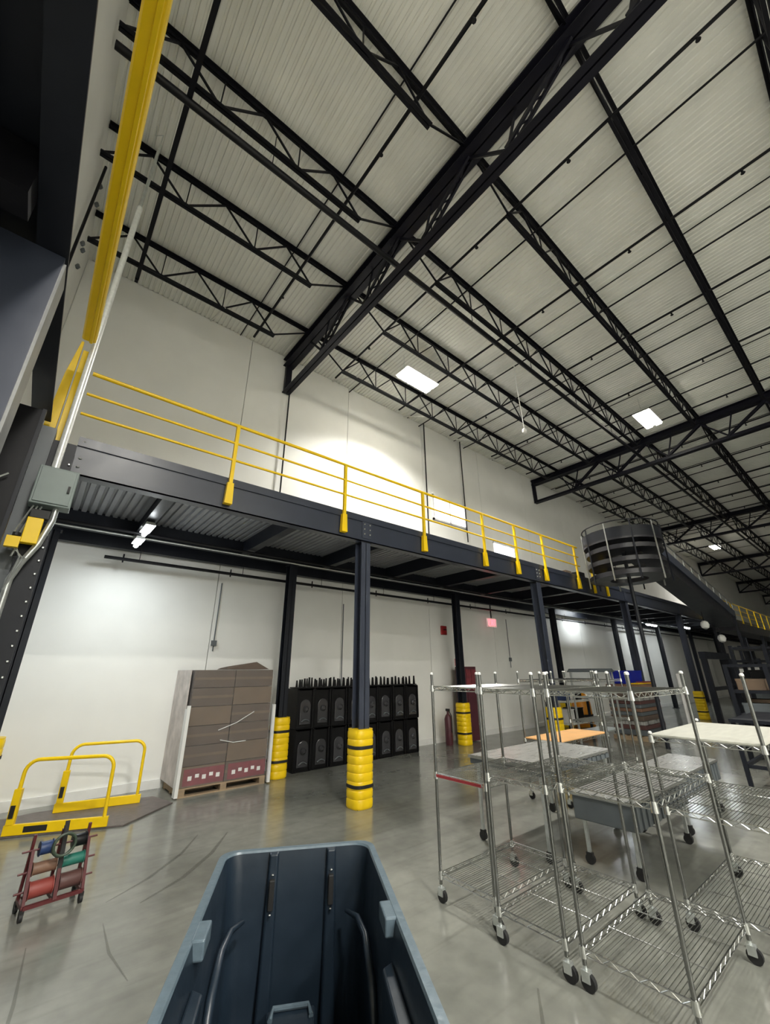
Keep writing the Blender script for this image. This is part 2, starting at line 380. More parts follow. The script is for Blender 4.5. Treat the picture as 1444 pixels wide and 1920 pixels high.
# ------------------------------------------------------------ mezzanine
BY0, BY1, BZ0, BZ1 = 5.5, 5.68, 3.94, 4.42
mz = thing('mezzanine', 'long dark grey steel mezzanine walkway along the white wall', 'mezzanine', (0, BY0, 0))
XE = 62.0
def bx(name, m, a, b, parent=mz, **k):
    return MB().box((a[0], a[1] - BY0, a[2]), (b[0], b[1] - BY0, b[2])).obj(name, m, parent, **k)
b = MB(); b.box((-.12, .0, BZ0), (XE, .012, 4.30)); b.box((-.12, -.0, BZ0), (XE, .16, BZ0 + .018)); b.box((-.12, -.02, 4.30), (XE, .16, 4.318)); b.box((-.12, .012, BZ0), (-.1, .16, 4.3)); b.obj('edge_beam', M['beam'], mz)
MB().box((-.12, -.012, 4.318), (XE, .02, BZ1)).obj('kick_plate', M['beam'], mz)
b = MB(); b.box((-.3, 2.96, 3.9), (XE, 3.1, 3.92)); b.box((-.3, 3.02, 3.92), (XE, 3.04, 4.3)); b.obj('wall_side_beam', M['navyd'], mz)
b = MB(); b.box((-.3, 2.35, 3.98), (XE, 2.47, 3.995)); b.box((-.3, 2.40, 3.995), (XE, 2.42, 4.3)); b.obj('back_column_beam', M['navyd'], mz)
cm = {}
def crossmesh():
    b = MB(); b.box((-.075, .16, 3.97), (.075, 2.35, 3.985)); b.box((-.008, .16, 3.985), (.008, 2.35, 4.3)); return b.mesh('cross_beam', M['navyd'])
cmesh = crossmesh()
x = .98
cnt = 0
while x < XE - 2 and cnt < 32:
    link_mesh('cross_beam', cmesh, mz, (x, 0, 0)); x += 1.86; cnt += 1
pl = MB().box((-.2, .16, 4.33), (XE, YB - BY0 - .02, 4.36)).obj('deck_plate', M['navyd'], mz)
dk = corrugated(-.2, XE, .16, YB - BY0 - .02, 4.27, .11, .035, 'deck_ribs', M['mdeck'], mz); tag(dk, kind='stuff')
# bolts where the beam meets the tower, and column caps
for i, (bx_, bz_) in enumerate([(-.06, 4.36), (-.06, 4.14), (-.06, 4.03)]):
    MB().lathe([(.018, 0), (.018, .012)], (bx_, 0, bz_), 8).obj('bolt', M['galv'], mz)

# railings
def guard_rail(label, xa, xb, posts, group='yellow guard rails'):
    t = thing('guard_rail', label, 'railing', (xa, BY0 - .07, BZ1), group=group)
    for nm, z, r in (('top_rail', 5.27, .026), ('middle_rail', 4.97, .018), ('lower_rail', 4.69, .018)):
        MB().tube([(0, 0, z - BZ1), (xb - xa, 0, z - BZ1)], r, 10).obj(nm, M['yellow'], t, True)
    for p in posts:
        MB().box((p - xa - .025, -.02, -.14), (p - xa + .025, .025, 5.27 - BZ1)).obj('post', M['yellow'], t)
        MB().box((p - xa - .055, -.03, -.42), (p - xa + .055, .047, -.1), top=.8).obj('post_foot', M['yellow'], t)
    return t
p1 = [1.66, 3.62, 5.55, 7.5, 8.8, 10.1, 11.9]
guard_rail('yellow three-rail guard along the near stretch of the walkway edge', -.18, 12.1, p1)
guard_rail('yellow three-rail guard along the far end of the walkway past the conveyor', 24, 60, [24 + 1.95 * k for k in range(18)])
for k, x in enumerate([12.9, 13.8]):
    t = MB().box((-.03, -.03, 3.98), (.03, .03, 4.75)).obj('short_rail_post', M['yellow'], loc=(x, BY0 - .05, 0))
    tag(t, 'short yellow post on the beam by the spiral conveyor, %s from the guard rail end' % ORD[k], 'post', 'short yellow posts')

# columns with yellow protectors
def protector_profile(h=1.0, r=.17):
    pr_ = [(r * .93, 0), (r * .99, .015)]
    n = 9
    for i in range(n):
        z0 = .02 + i * (h - .04) / n; z1 = .02 + (i + 1) * (h - .04) / n
        pr_ += [(r, z0 + .012), (r, z1 - .02), (r * .955, z1 - .006)]
    pr_ += [(r * .97, h)]
    return pr_
prot = MB().lathe(protector_profile(), n=28, sq=3.2).mesh('guard_shell', M['yplas'], True)
stm = MB().lathe([(.172, 0), (.177, .005), (.177, .04), (.172, .045)], n=28, sq=3.2).mesh('strap', M['strap'], True)
bossm = MB().lathe([(.022, 0), (.014, .012)], n=8).mesh('bolt_cap', M['strap'])
def protector(x, y, label, group='yellow column protectors'):
    t = thing('column_protector', label, 'column guard', (x, y, 0), group=group)
    link_mesh('guard_shell', prot, t); link_mesh('strap', stm, t, (0, 0, .25)); link_mesh('strap', stm, t, (0, 0, .74)); return t
def column(x, y, top, label, wd=.15):
    t = thing('steel_column', label, 'column', (x, y, 0), group='mezzanine columns')
    h = wd / 2
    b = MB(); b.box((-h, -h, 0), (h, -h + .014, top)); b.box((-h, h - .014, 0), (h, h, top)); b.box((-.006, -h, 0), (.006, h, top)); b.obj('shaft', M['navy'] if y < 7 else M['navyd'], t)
    MB().box((-.13, -.13, 0), (.13, .13, .018)).obj('base_plate', M['navyd'], t)
    MB().box((-.11, -.1, top - .016), (.11, .1, top)).obj('cap_plate', M['navyd'], t)
fx = [4.15, 9.75, 15.25, 20.7, 26.2, 31.7, 37.2]
for k, x in enumerate(fx):
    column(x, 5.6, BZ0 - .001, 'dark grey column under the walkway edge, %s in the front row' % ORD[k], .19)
    b = MB().box((x - .1, BY0 - .014, 4.0), (x + .1, BY0 - .001, 4.3)).obj('joint_plate', M['navy']); b.parent = mz; b.location = (0, -BY0, 0)
    for dx in (-.06, .06):
        for dz in (4.06, 4.15, 4.24):
            if k < 2: MB().lathe([(.012, 0), (.012, .02)], (0, 0, 0), 6).obj('bolt', M['galv'], mz, loc=(x + dx, -.03, dz))
    if k < 4: protector(x, 5.6, 'yellow column protector with black straps, %s in the front row from left' % ORD[k])
bxs = [-.14, 4.02, 9.38, 14.85, 20.2, 25.6, 31, 36.4]
for k, x in enumerate(bxs):
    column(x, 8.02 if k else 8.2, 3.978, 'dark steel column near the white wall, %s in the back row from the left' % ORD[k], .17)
    if k < 5: protector(x, 8.02 if k else 8.2, 'yellow strapped column protector near the wall, %s in the back row from left' % ORD[k])
c = thing('safety_barrel', 'amber tapered safety barrel with black band beside the wall-side column', 'barrel', (15.4, 7.75, 0))
MB().lathe([(.36, 0), (.37, .05), (.33, .06), (.3, .75), (.2, 1.0), (.09, 1.12), (.09, 1.2), (.03, 1.22)], n=20).obj('shell', M['orange'], c, True)
MB().lathe([(.335, .3), (.338, .38)], n=20).obj('band', M['strap'], c, True)
MB().lathe([(.275, .82), (.27, .88)], n=20).obj('band', M['strap'], c, True)

# tube lamps under the mezzanine
def tube_lamp(x, y, z, ln, label, along='y', hang=4.262):
    t = thing('tube_light', label, 'light', (x, y, z), PI / 2 if along == 'y' else 0, group='tube lights under the walkway')
    MB().box((-ln / 2, -.07, .03), (ln / 2, .07, .09), top=.8).obj('housing', M['white'], t)
    MB().tube([(-ln / 2 + .02, 0, .0), (ln / 2 - .02, 0, .0)], .035, 10).obj('tube', M['lampc'], t, True)
    for sx in (-.3, .3): MB().tube([(ln * sx, 0, .08), (ln * sx, 0, hang - z)], .004, 5).obj('hanger_wire', M['galv'], t)
    ld = bpy.data.lights.new('tube_lamp', 'AREA'); ld.shape = 'RECTANGLE'; ld.size = ln; ld.size_y = .08; ld.energy = TUBE_W
    ld.color = (.9, .97, 1.0); ld.spread = math.radians(170)
    lo = bpy.data.objects.new('tube_lamp', ld); COL.objects.link(lo); lo.parent = t; lo.location = (0, 0, -.045)
tube_lamp(.98, 6.95, 3.86, .5, 'lit tube light under the near walkway, the one further from the wall', hang=3.969)
tube_lamp(.98, 7.62, 3.82, .4, 'lit tube light under the near walkway, the one closer to the wall', hang=3.969)
tube_lamp(23.6, 7.6, 3.86, 1.3, 'lit tube light under the far walkway, left of a pair', 'x')
tube_lamp(26.6, 7.0, 3.86, 1.3, 'lit tube light under the far walkway, right of a pair', 'x')
tube_lamp(17.6, 8.15, 4.13, 1.2, 'added tube light hidden under the walkway behind the spiral conveyor', 'x')  # unseen lamp added behind the back beam to brighten the wall

# sprinkler pipe under the mezzanine
t = thing('wall_pipe', 'long black sprinkler pipe hung under the walkway near the wall', 'pipe', (0, 8.3, 3.68))
MB().tube([(.62, 0, 0), (40, 0, 0)], .03, 8).obj('pipe', M['bpipe'], t, True)
for k in range(14):
    x = .9 + 1.9 * k
    MB().tube([(x, 0, -.06), (x, 0, .09)], .014, 6).obj('sprinkler_head', M['bpipe'], t)
    MB().tube([(x + .25, 0, 0), (x + .25, 0, .24)], .006, 5).obj('hanger_rod', M['bpipe'], t)
t = thing('deck_pipe', 'thinner dark pipe run up close under the walkway deck', 'pipe', (0, 7.4, 3.93))
MB().tube([(-.2, 0, 0), (30, 0, 0)], .025, 8).obj('pipe', M['bpipe'], t, True)
t = thing('deck_conduit', 'pale conduit run under the walkway deck beside the back beam', 'pipe', (0, 7.7, 3.945))
MB().tube([(-.2, 0, 0), (30, 0, 0)], .014, 8).obj('pipe', M['galv'], t, True)

# drop rods on the wall and pendant
for k, (x, z0, z1) in enumerate([(3.83, 5.9, 8.8), (9.0, 5.6, 9.6), (10.95, 6.0, 9.6)]):
    t = MB().tube([(0, 0, z0), (0, 0, HC)], .02, 8).obj('drop_conduit', M['bpipe'], None, True, loc=(x, YB - .1, 0))
    tag(t, 'thin dark conduit dropping down the white wall above the walkway, %s from the left' % ORD[k], 'conduit', 'wall drop conduits')
for k, (x, z0, z1) in enumerate([(2.78, 2.2, 3.55), (5.85, .9, 3.4), (12.8, 1.9, 3.5)]):
    t = thing('wall_conduit', 'thin grey conduit with a small box on the lower wall, %s from the left' % ORD[k], 'conduit', (x, YB - .02, 0), group='lower wall conduits')
    MB().tube([(0, 0, z0), (0, 0, z1)], .011, 6).obj('pipe', M['grey'], t, True)
    MB().box((-.05, -.03, z0 + (.2 if k else .1)), (.05, .015, z0 + (.32 if k else .2))).obj('junction_box', M['grey'], t)
t = thing('pendant_cord', 'white cord hanging from the joists with a round white weight', 'cord', (8.37, 4.5, 0))
MB().tube([(0, 0, HC - .02), (0, .03, 8.9), (0, 0, 7.5)], .011, 6).obj('cord', M['white'], t, True)
MB().lathe([(.01, .08), (.05, .05), (.065, 0), (.05, -.05), (.01, -.07)], (0, 0, 7.45), 12).obj('weight', M['white'], t, True)

# exit sign, red alarm, cabinet
t = thing('exit_sign', 'red lit EXIT sign hung from the walkway', 'sign', (11.7, 8.5, 3.3))
MB().box((-.24, -.03, -.14), (.24, .03, .14)).obj('sign_body', M['exitbody'], t, bevel=.01)
MB().tube([(0, 0, .14), (0, 0, .598)], .02, 8).obj('stem', M['bpipe'], t, True)
LT = {'E': [((0, 0), (0, 1)), ((0, 0), (.6, 0)), ((0, .5), (.5, .5)), ((0, 1), (.6, 1))], 'X': [((0, 0), (.65, 1)), ((0, 1), (.65, 0))],
      'I': [((.1, 0), (.1, 1))], 'T': [((.3, 0), (.3, 1)), ((0, 1), (.6, 1))]}
cx = -.19
for ch in 'EXIT':
    b = MB()
    for (a0, b0), (a1, b1) in LT[ch]: b.bar((a0 * .13, -.036, b0 * .18 - .09), (a1 * .13, -.036, b1 * .18 - .09), .02, .028, up=(0, 1, 0))
    b.obj('letter', M['exitred'], t, loc=(cx, 0, 0)); cx += .11 if ch != 'I' else .06
t = thing('fire_alarm_horn', 'small dark red alarm horn on the white wall', 'alarm', (9.5, YB - .03, 2.95))
MB().box((-.11, -.04, -.13), (.11, .03, .13)).obj('housing', M['red'], t, bevel=.015)
MB().lathe([(.06, 0), (.045, .03)], (0, 0, 0), 12).obj('horn', M['dred'], t, True, loc=(0, -.06, 0))
t = thing('hose_cabinet', 'dark red tall cabinet behind the third protected column', 'cabinet', (9.95, 8.3, 0))
MB().box((-.24, -.16, .02), (.26, .2, 1.92)).obj('body', M['dred'], t, bevel=.01)
MB().box((-.2, -.175, 1.3), (.0, -.16, 1.85)).obj('door', M['redprint'], t); MB().box((.02, -.175, 1.3), (.23, -.16, 1.85)).obj('door', M['redprint'], t)
MB().box((-.2, -.18, .1), (.23, -.16, 1.22)).obj('door', M['dred'], t)
t = thing('fire_extinguisher', 'dark extinguisher standing beside the dark red cabinet', 'extinguisher', (9.02, 8.25, 0))
MB().lathe([(.09, 0), (.1, .03), (.1, .62), (.07, .7), (.03, .74), (.03, .8)], n=14).obj('tank', M['dred'], t, True)
MB().box((-.02, -.06, .8), (.02, .06, .86)).obj('valve', M['strap'], t); MB().tube([(0, -.05, .8), (0, -.12, .7), (0, -.12, .3)], .012, 6).obj('hose', M['strap'], t)
t = thing('wall_sign', 'small pinkish red sign board on the white wall by the dark column', 'sign', (10.1, YB - .01, 2.05))
MB().box((-.16, -.012, -.1), (.16, .008, .1)).obj('board', mat('faded_red_sign', (.62, .22, .24), .5), t); MB().box((-.12, -.016, -.02), (.12, -.012, .02)).obj('stripe', M['white'], t)

# ------------------------------------------------------------ lift tower and side platform on the left
SP = thing('side_platform', 'dark steel side platform overhead at the left wall', 'platform', (-.4, 0, 4.4))
b = MB(); b.box((-.17, -3.5, 0), (0, 5.3, .02)); b.box((-.165, -3.5, .02), (-.145, 5.3, .18)); b.obj('edge_beam', M['navyd'], SP)
MB().box((-.53, -3.5, .18), (-.145, 4.5, .22)).obj('deck_plate', M['navyd'], SP)
b = MB(); b.box((-.53, -3.5, .0), (-.40, 2.4, .02)); b.box((-.47, -3.5, .02), (-.45, 2.4, .18)); b.obj('wall_channel', M['navyd'], SP)
MB().box((-.53, 2.3, -.18), (-.172, 2.5, .16)).obj('cross_beam', M['bpipe'], SP)
MB().box((-.53, 3.3, -.02), (-.172, 3.45, .16)).obj('cross_beam', M['navyd'], SP)
# wide near column
t = thing('lift_column', 'wide dark blue-grey column at the left edge with its lit side painted lighter', 'column', (-.66, 2.98, 0))
MB().box((-.26, -.15, 0), (.243, .12, 4.398)).obj('shaft', M['navy'], t)
MB().box((.243, -.135, .6), (.258, .105, 4.36)).obj('lit_side', M['edge'], t)  # side face coloured lighter for the light it catches
# far tower column with box, conduit and cable
t = thing('tower_column', 'dark steel tower column carrying the left end of the walkway beam', 'column', (-.28, 5.2, 0))
b = MB(); b.box((-.03, -.14, 0), (.17, -.12, 4.1)); b.box((-.03, .12, 0), (.17, .14, 4.1)); b.box((.0, -.12, 0), (.02, .12, 4.1)); b.obj('shaft', M['navyd'], t)
MB().box((-.2, -.2, 0), (.22, .2, .02)).obj('base_plate', M['navyd'], t)
b = MB()
for i in range(26): b.lathe([(.010, 0), (.010, .014)], (.15, -.15, .6 + i * .13), 6)
tag(b.obj('bolts', M['galv'], t), kind='stuff')
MB().box((-.16, -.1, 0), (-.035, .1, 4.25)).obj('side_channel', M['grey'], t)
t = thing('tall_conduit', 'tall pale conduit rising from the grey box to the roof steel', 'conduit', (-.225, 4.98, 0))
MB().tube([(0, 0, 3.745), (0, 0, 7.8)], .034, 12).obj('pipe', M['palepipe'], t, True)
MB().tube([(0, 0, 7.8), (0, 0, 9.25)], .022, 10).obj('pipe', M['galv'], t, True)
MB().tube([(0, 0, 9.25), (.0, .0, 9.5), (-.03, .1, 9.62), (-.1, .2, 9.68), (-.12, .2, 9.9)], .006, 6).obj('wire', M['galv'], t, True)
t = thing('control_box', 'grey-green control box on the tower below the conduit', 'control box', (-.165, 4.98, 3.32))
MB().box((-.17, -.12, 0), (.15, .05, .4)).obj('enclosure', M['gbox'], t, bevel=.008)
MB().box((-.15, -.132, .02), (.13, -.12, .38)).obj('door', M['gbox'], t, bevel=.004)
MB().box((.09, -.15, .15), (.11, -.132, .22)).obj('latch', M['strap'], t)
t = thing('lower_conduit', 'pale kinked conduit running down the tower column from the grey box', 'conduit', (-.27, 4.95, 0))
MB().tube([(.15, 0, 3.318), (.15, 0, 3.2), (.10, 0, 2.95), (.02, 0, 2.75), (-.02, 0, 2.6), (-.02, 0, 2.2)], .028, 10).obj('pipe', M['galv'], t, True)
MB().tube([(-.045, 0, 1.95), (-.045, 0, .3)], .035, 10).obj('pipe', M['white'], t, True)
MB().tube([(-.02, 0, 2.2), (-.04, 0, 1.95)], .02, 8).obj('pipe', M['bpipe'], t, True)
for k in range(3):
    MB().tube([(-.02 + .03 * k, -.03, 3.31), (-.1 + .02 * k, -.03, 3.0 - .1 * k), (.0 + .02 * k, -.03, 2.8), (-.04, -.03, 2.5)], .008, 6).obj('cable', M['galv'], t)
t = thing('limit_switch', 'yellow safety switch bracket with wires under the grey box', 'switch', (-.24, 4.9, 2.88))
MB().box((-.06, -.04, .05), (.06, .04, .3)).obj('body', M['yellow'], t, bevel=.006)
MB().box((-.05, -.045, .3), (.09, .03, .38)).obj('arm', M['strap'], t); MB().box((-.16, -.03, .0), (-.06, .03, .1)).obj('bracket', M['yellow'], t)
MB().lathe([(.03, 0), (.03, .03)], (-.1, -.0, .11), 10).obj('roller', M['strap'], t)
# yellow overhead rail towards the camera
t = thing('overhead_rail', 'thick yellow steel rail running overhead from the walkway towards the viewer', 'rail', (-.285, 0, 5.3))
poly = [(-.065, .0), (-.05, -.015), (.05, -.015), (.065, .0), (.065, .1), (-.065, .1)]
MB().prism([(a, c) for a, c in poly], 'y', -3.2, 4.85).obj('tube', M['yellow'], t, bevel=.004)
MB().prism([(.01, -.032), (.035, -.032), (.04, -.016), (.005, -.016)], 'y', -3.2, 4.85).obj('lip', M['yellow'], t)
for k, y in enumerate((-2.5, -.5, 1.2)):
    MB().box((-.13, y - .04, -.38), (-.07, y + .04, .06)).obj('bracket', M['yellow'], t)
t = thing('yellow_gate_posts', 'cluster of yellow steel posts standing at the corner of the walkway rail', 'post', (-.345, 5.38, 0))
MB().prism([(-.115, 4.30), (-.005, 4.30), (-.005, 5.62), (-.03, 5.62), (-.085, 5.1)], 'y', -.025, .025).obj('post', M['yellow'], t, bevel=.004)
MB().prism([(.012, 4.12), (.085, 4.12), (.085, 5.5), (.012, 5.5)], 'y', -.03, .02).obj('post', M['yellow'], t, bevel=.004)
MB().prism([(.02, 3.86), (.075, 3.86), (.075, 4.11), (.02, 4.11)], 'y', -.02, .02).obj('label_plate', M['yplas'], t)
MB().box((-.2, -.025, 4.24), (-.117, .025, 4.36)).obj('clamp', M['yellow'], t); MB().box((-.1, -.03, 4.26), (.0, -.0, 4.295)).obj('pin', M['strap'], t)
MB().box((-.07, -.01, 3.86), (.0, .02, 4.255)).obj('sleeve', M['galv'], t)

t = thing('riser_pipe', 'thin dark pipe with small fittings on the left wall beside the yellow rail', 'pipe', (XL + .06, 0, 0))
MB().tube([(0, 6.35, 9.9), (0, 6.35, 6.9)], .022, 8).obj('pipe', M['bpipe'], t, True)
for y, z in ((6.6, 9.7), (6.9, 9.6), (7.0, 8.7), (7.25, 8.8), (7.35, 8.5)):
    MB().lathe([(.02, -.05), (.04, 0), (.02, .05)], (-.01, y, z), 8).obj('fitting', M['grey'], t, True)
# black sheet added for the darkness between the columns, wires across it
t = thing('shade_panel', 'added black sheet standing in for the darkness between the lift columns', 'panel', (-.7, 4.62, 0))
MB().box((-.24, 0, .02), (.3, .03, 4.17)).obj('panel', M['bpipe'], t)
MB().box((-.24, -.03, 0), (-.2, 0, 4.0)).obj('frame', M['navyd'], t); MB().box((.27, -.03, 0), (.3, 0, 4.17)).obj('frame', M['navyd'], t)
MB().tube([(-.22, -.05, 3.3), (0, -.05, 3.25), (.2, -.05, 3.45)], .008, 6).obj('cable', M['galv'], t)
MB().tube([(-.22, -.05, 2.95), (0, -.05, 3.0), (.22, -.05, 2.92)], .008, 6).obj('cable', M['galv'], t)

# ------------------------------------------------------------ dock plate with yellow curbs
def loop_rail(ax, ay, bx_, by_, h, label):
    L = math.hypot(bx_ - ax, by_ - ay); rz = math.atan2(by_ - ay, bx_ - ax)
    t = thing('hoop_rail', label, 'railing', (ax, ay, 0), rz, group='yellow hooped rails')
    r = .14; pts = [(.02, 0, .1), (.03, 0, h - r)]
    for k in range(1, 6):
        a = PI - k * PI / 12 * 1.0; a = PI - (PI / 2) * k / 6; pts.append((.03 + r + r * math.cos(a), 0, h - r + r * math.sin(a)))
    pts.append((.03 + r, 0, h)); pts.append((L - .03 - r, 0, h))
    for k in range(1, 6):
        a = PI / 2 - (PI / 2) * k / 6; pts.append((L - .03 - r + r * math.cos(a), 0, h - r + r * math.sin(a)))
    pts += [(L - .03, 0, h - r), (L - .02, 0, .1)]
    MB().tube(pts, .022, 10).obj('hoop', M['yellow'], t, True)
    MB().box((-.03, -.02, .022), (L + .03, .02, .13)).obj('curb', M['yellow'], t, bevel=.004)
    MB().box((-.015, -.03, .13), (.065, .03, h * .62)).obj('sleeve', M['yellow'], t, bevel=.004)
    MB().box((.0, -.045, .2), (.045, -.03, .33)).obj('grip', M['strap'], t)
    return t
dp = thing('dock_plate', 'worn brown-grey steel dock plate lying on the floor by the wall', 'plate', (0, 0, 0))
MB().prism([(.15, 7.42), (1.42, 6.92), (2.15, 7.55), (2.0, 8.1), (.6, 8.3), (.05, 8.2)], 'z', .003, .02).obj('plate', M['plate'], dp)
r1 = loop_rail(.27, 7.40, 1.22, 7.0, .8, 'yellow hooped hand rail on the near edge of the dock plate')
MB().box((.18, -.024, .045), (.42, -.02, .105)).obj('maker_plate', M['strap'], r1)
r2 = loop_rail(.78, 8.08, 1.74, 7.86, .84, 'yellow hooped hand rail on the dock plate edge nearest the wall')

# ------------------------------------------------------------ wire spool cart
t = thing('wire_spool_cart', 'small red and black wheeled cart with racks of cable spools', 'cart', (.60, 5.12, 0), math.radians(8)); t.scale = (.86, .86, .86)
W2 = .23
b = MB()
for sx in (-W2, 0, W2): b.bar((sx, -.13, .1), (sx, .13, .1), .03, .03); b.bar((sx, .12, .1), (sx, .05, .62), .025, .025)
b.bar((-W2, -.13, .1), (W2, -.13, .1), .03, .03); b.bar((-W2, .13, .1), (W2, .13, .1), .03, .03)
b.bar((-W2, -.12, .1), (-W2, .0, .5), .025, .025); b.bar((W2, -.12, .1), (W2, .0, .5), .025, .025); b.bar((0, -.14, .1), (0, .0, .66), .03, .03)
b.obj('frame', M['redcart'], t)
MB().bar((0, -.13, .1), (0, -.02, .7), .035, .02).obj('centre_upright', M['strap'], t)
for (z, y) in ((.2, -.05), (.34, -.02), (.5, .02)):
    MB().tube([(-W2 - .08, y, z), (W2 + .08, y, z)], .009, 8).obj('axle', M['redcart'], t, True)
for sx in (-W2, W2):
    for sy in (-.12, .12):
        cst = MB().box((sx - .018, sy - .02, .05), (sx + .018, sy + .02, .09)).obj('caster', M['strap'], t)
        MB().tube([(sx - .014, sy, .035), (sx + .014, sy, .035)], .035, 14).obj('wheel', M['rubber'], cst, True)
def spool(x0, x1, y, z, r, m, label):
    x, yy = x0, y
    s = thing('cable_spool', label, 'spool', (0, 0, 0), group='cable spools on the cart')
    s.location = t.matrix_basis @ Vector(((x0 + x1) / 2, y, z)) if False else Vector((.60, 5.12, 0)) + Matrix.Rotation(math.radians(8), 3, 'Z') @ Vector(((x0 + x1) / 2, y, z)) * .86; s.scale = (.86, .86, .86)
    s.rotation_euler = (0, 0, math.radians(8)); h = (x1 - x0) / 2
    MB().tube([(-h + .008, 0, 0), (-h + .02, 0, 0), (h - .02, 0, 0), (h - .008, 0, 0)], [r * .84, r * .88, r * .88, r * .84], 20).obj('winding', m, s, True)
    for sg in (-1, 1): MB().tube([(sg * h, 0, 0), (sg * (h - .008), 0, 0)], r, 20).obj('flange', m, s, True)
spool(-.21, -.02, -.05, .2, .075, M['redw'], 'red cable spool on the lowest axle at the left')
spool(.025, .21, -.05, .2, .075, M['brnw'], 'dark brown cable spool on the lowest axle at the right')
spool(-.21, -.02, -.02, .355, .055, M['tanw'], 'tan cable spool on the middle axle at the left')
spool(.025, .21, -.02, .355, .055, M['grnw'], 'green cable spool on the middle axle at the right')
spool(-.18, -.07, .02, .5, .062, M['bluw'], 'blue cable spool on the top axle at the left')
spool(.09, .21, .02, .5, .062, M['blkplas'], 'black cable spool on the top axle at the right')
c = thing('cable_coil', 'round olive cable coil leaning on the middle of the spool cart', 'cable', (.60, 5.015, .45), math.radians(8)); c.scale = (.9, .9, .9)
for k in range(4):
    MB().tube([(.085 * math.cos(a) + .0, -.012 * k - .0, .085 * math.sin(a) + .004 * k) for a in [2 * PI * i / 20 for i in range(20)]], .011, 6, closed=True).obj('loop', M['olvw'], c, True)

# ------------------------------------------------------------ pallet of shrink-wrapped cartons
PX, PY = 2.26, 7.78
pt = thing('wooden_pallet', 'wooden pallet under the tall wrapped stack of cartons', 'pallet', (PX, PY, 0))
for i in range(7): MB().box((0, i * .125 - .02, .105), (1.42, i * .125 + .075, .125)).obj('board', M['wood'], pt)
for x in (0, .65, 1.32):
    MB().box((x, -.02, .02), (x + .1, .84, .105)).obj('stringer', M['wood'], pt)
for y in (0, .38, .76): MB().box((0, y - .02, .0), (1.42, y + .08, .02)).obj('board', M['wood'], pt)
rows = 6; bh = .288; bwid = [.70, .72]
for r in range(rows):
    x = PX
    for cidx in range(2):
        wd = bwid[cidx]; o = .006 * random.uniform(-1, 1)
        t = thing('carton', 'brown carton in the wrapped stack, %s layer up from the pallet, %s side' % (ORD[r], ('left', 'right')[cidx]), 'box', (x, PY + o, .126 + r * bh), group='cartons in the wrapped stack')
        mm = M['card'] if (r * 2 + cidx) % 3 else M['cardl']
        MB().box((.006, 0, 0), (wd - .006, .4, bh - .006)).box((.006, .405, 0), (wd - .006, .82, bh - .006)).obj('carton_body', mm, t, bevel=.006)
        MB().box((.006, -.002, bh * .5 - .02), (wd - .006, 0, bh * .5 + .02)).obj('packing_tape', M['cardl'], t)
        if r < 1:
            MB().box((.05, -.004, .02), (wd - .01, -.0015, .25)).obj('red_print', M['redprint'], t)
            for q in range(5): MB().box((.12 + q * .11, -.006, .09 + .03 * (q % 2)), (.18 + q * .11, -.004, .15 + .02 * (q % 2))).obj('white_print', M['white'], t)
        x += wd
t = thing('flattened_carton', 'crumpled flattened carton lying on top of the wrapped stack', 'box', (PX + .55, PY + .05, 1.858))
MB().add([(0, 0, 0), (.8, 0, 0), (.85, .7, 0), (.05, .7, 0), (.02, .05, .05), (.55, .02, .13), (.8, .6, .06), (.1, .65, .03)], [(0, 3, 2, 1), (4, 5, 6, 7), (0, 1, 5, 4), (1, 2, 6, 5), (2, 3, 7, 6), (3, 0, 4, 7)]).obj('sheet', M['card'], t)
wp = thing('stretch_wrap', 'clear stretch film wound around the tall carton stack', 'film', (PX, PY, 0))
b = MB(); N = 40; zr = [.13 + i * .19 for i in range(10)]
per = [(-.012, -.012), (.35, -.018), (.71, -.012), (1.07, -.018), (1.436, -.012), (1.44, .4), (1.436, .836), (.7, .842), (-.012, .836), (-.02, .4)]
vs = []
for z in zr:
    for (px_, py_) in per: vs.append((px_ + random.uniform(-.006, 0), py_ - random.uniform(0, .006), z))
n = len(per)
b.add(vs, [(i * n + k, i * n + (k + 1) % n, (i + 1) * n + (k + 1) % n, (i + 1) * n + k) for i in range(len(zr) - 1) for k in range(n)])
b.obj('film', M['film'], wp, True)
for q, (a, c_) in enumerate([((.5, .9), (1.1, 1.15)), ((.55, .75), (1.0, .7))]):
    MB().tube([(a[0], -.03, a[1]), ((a[0] + c_[0]) / 2, -.034, (a[1] + c_[1]) / 2 - .03), (c_[0], -.03, c_[1])], .006, 5).obj('torn_strand', M['white'], wp)
for k, x in enumerate((-.03, 1.43)):
    t = MB().box((0, -.03, .02), (.05, .02, 1.25 if k else 1.3)).box((0 if k == 0 else .03, .02, .02), (.02 if k == 0 else .05, .1, 1.25)).obj('edge_protector', M['white'], loc=(PX + x - (.03 if k == 0 else -.012), PY - .045, 0))
    tag(t, 'white corner strip on the %s front edge of the wrapped stack' % ('left', 'right')[k], 'corner strip', 'white corner strips')
t = MB().box((0, 0, 0), (.02, .82, 1.72)).obj('side_sheet', mat('pale_plastic_sheet', (.55, .50, .47), .5, noise=.3, scale=4, bump=.5), loc=(PX - .052, PY + .09, .13)); tag(t, 'pale crinkled sheet covering the left side of the wrapped stack', 'sheet')

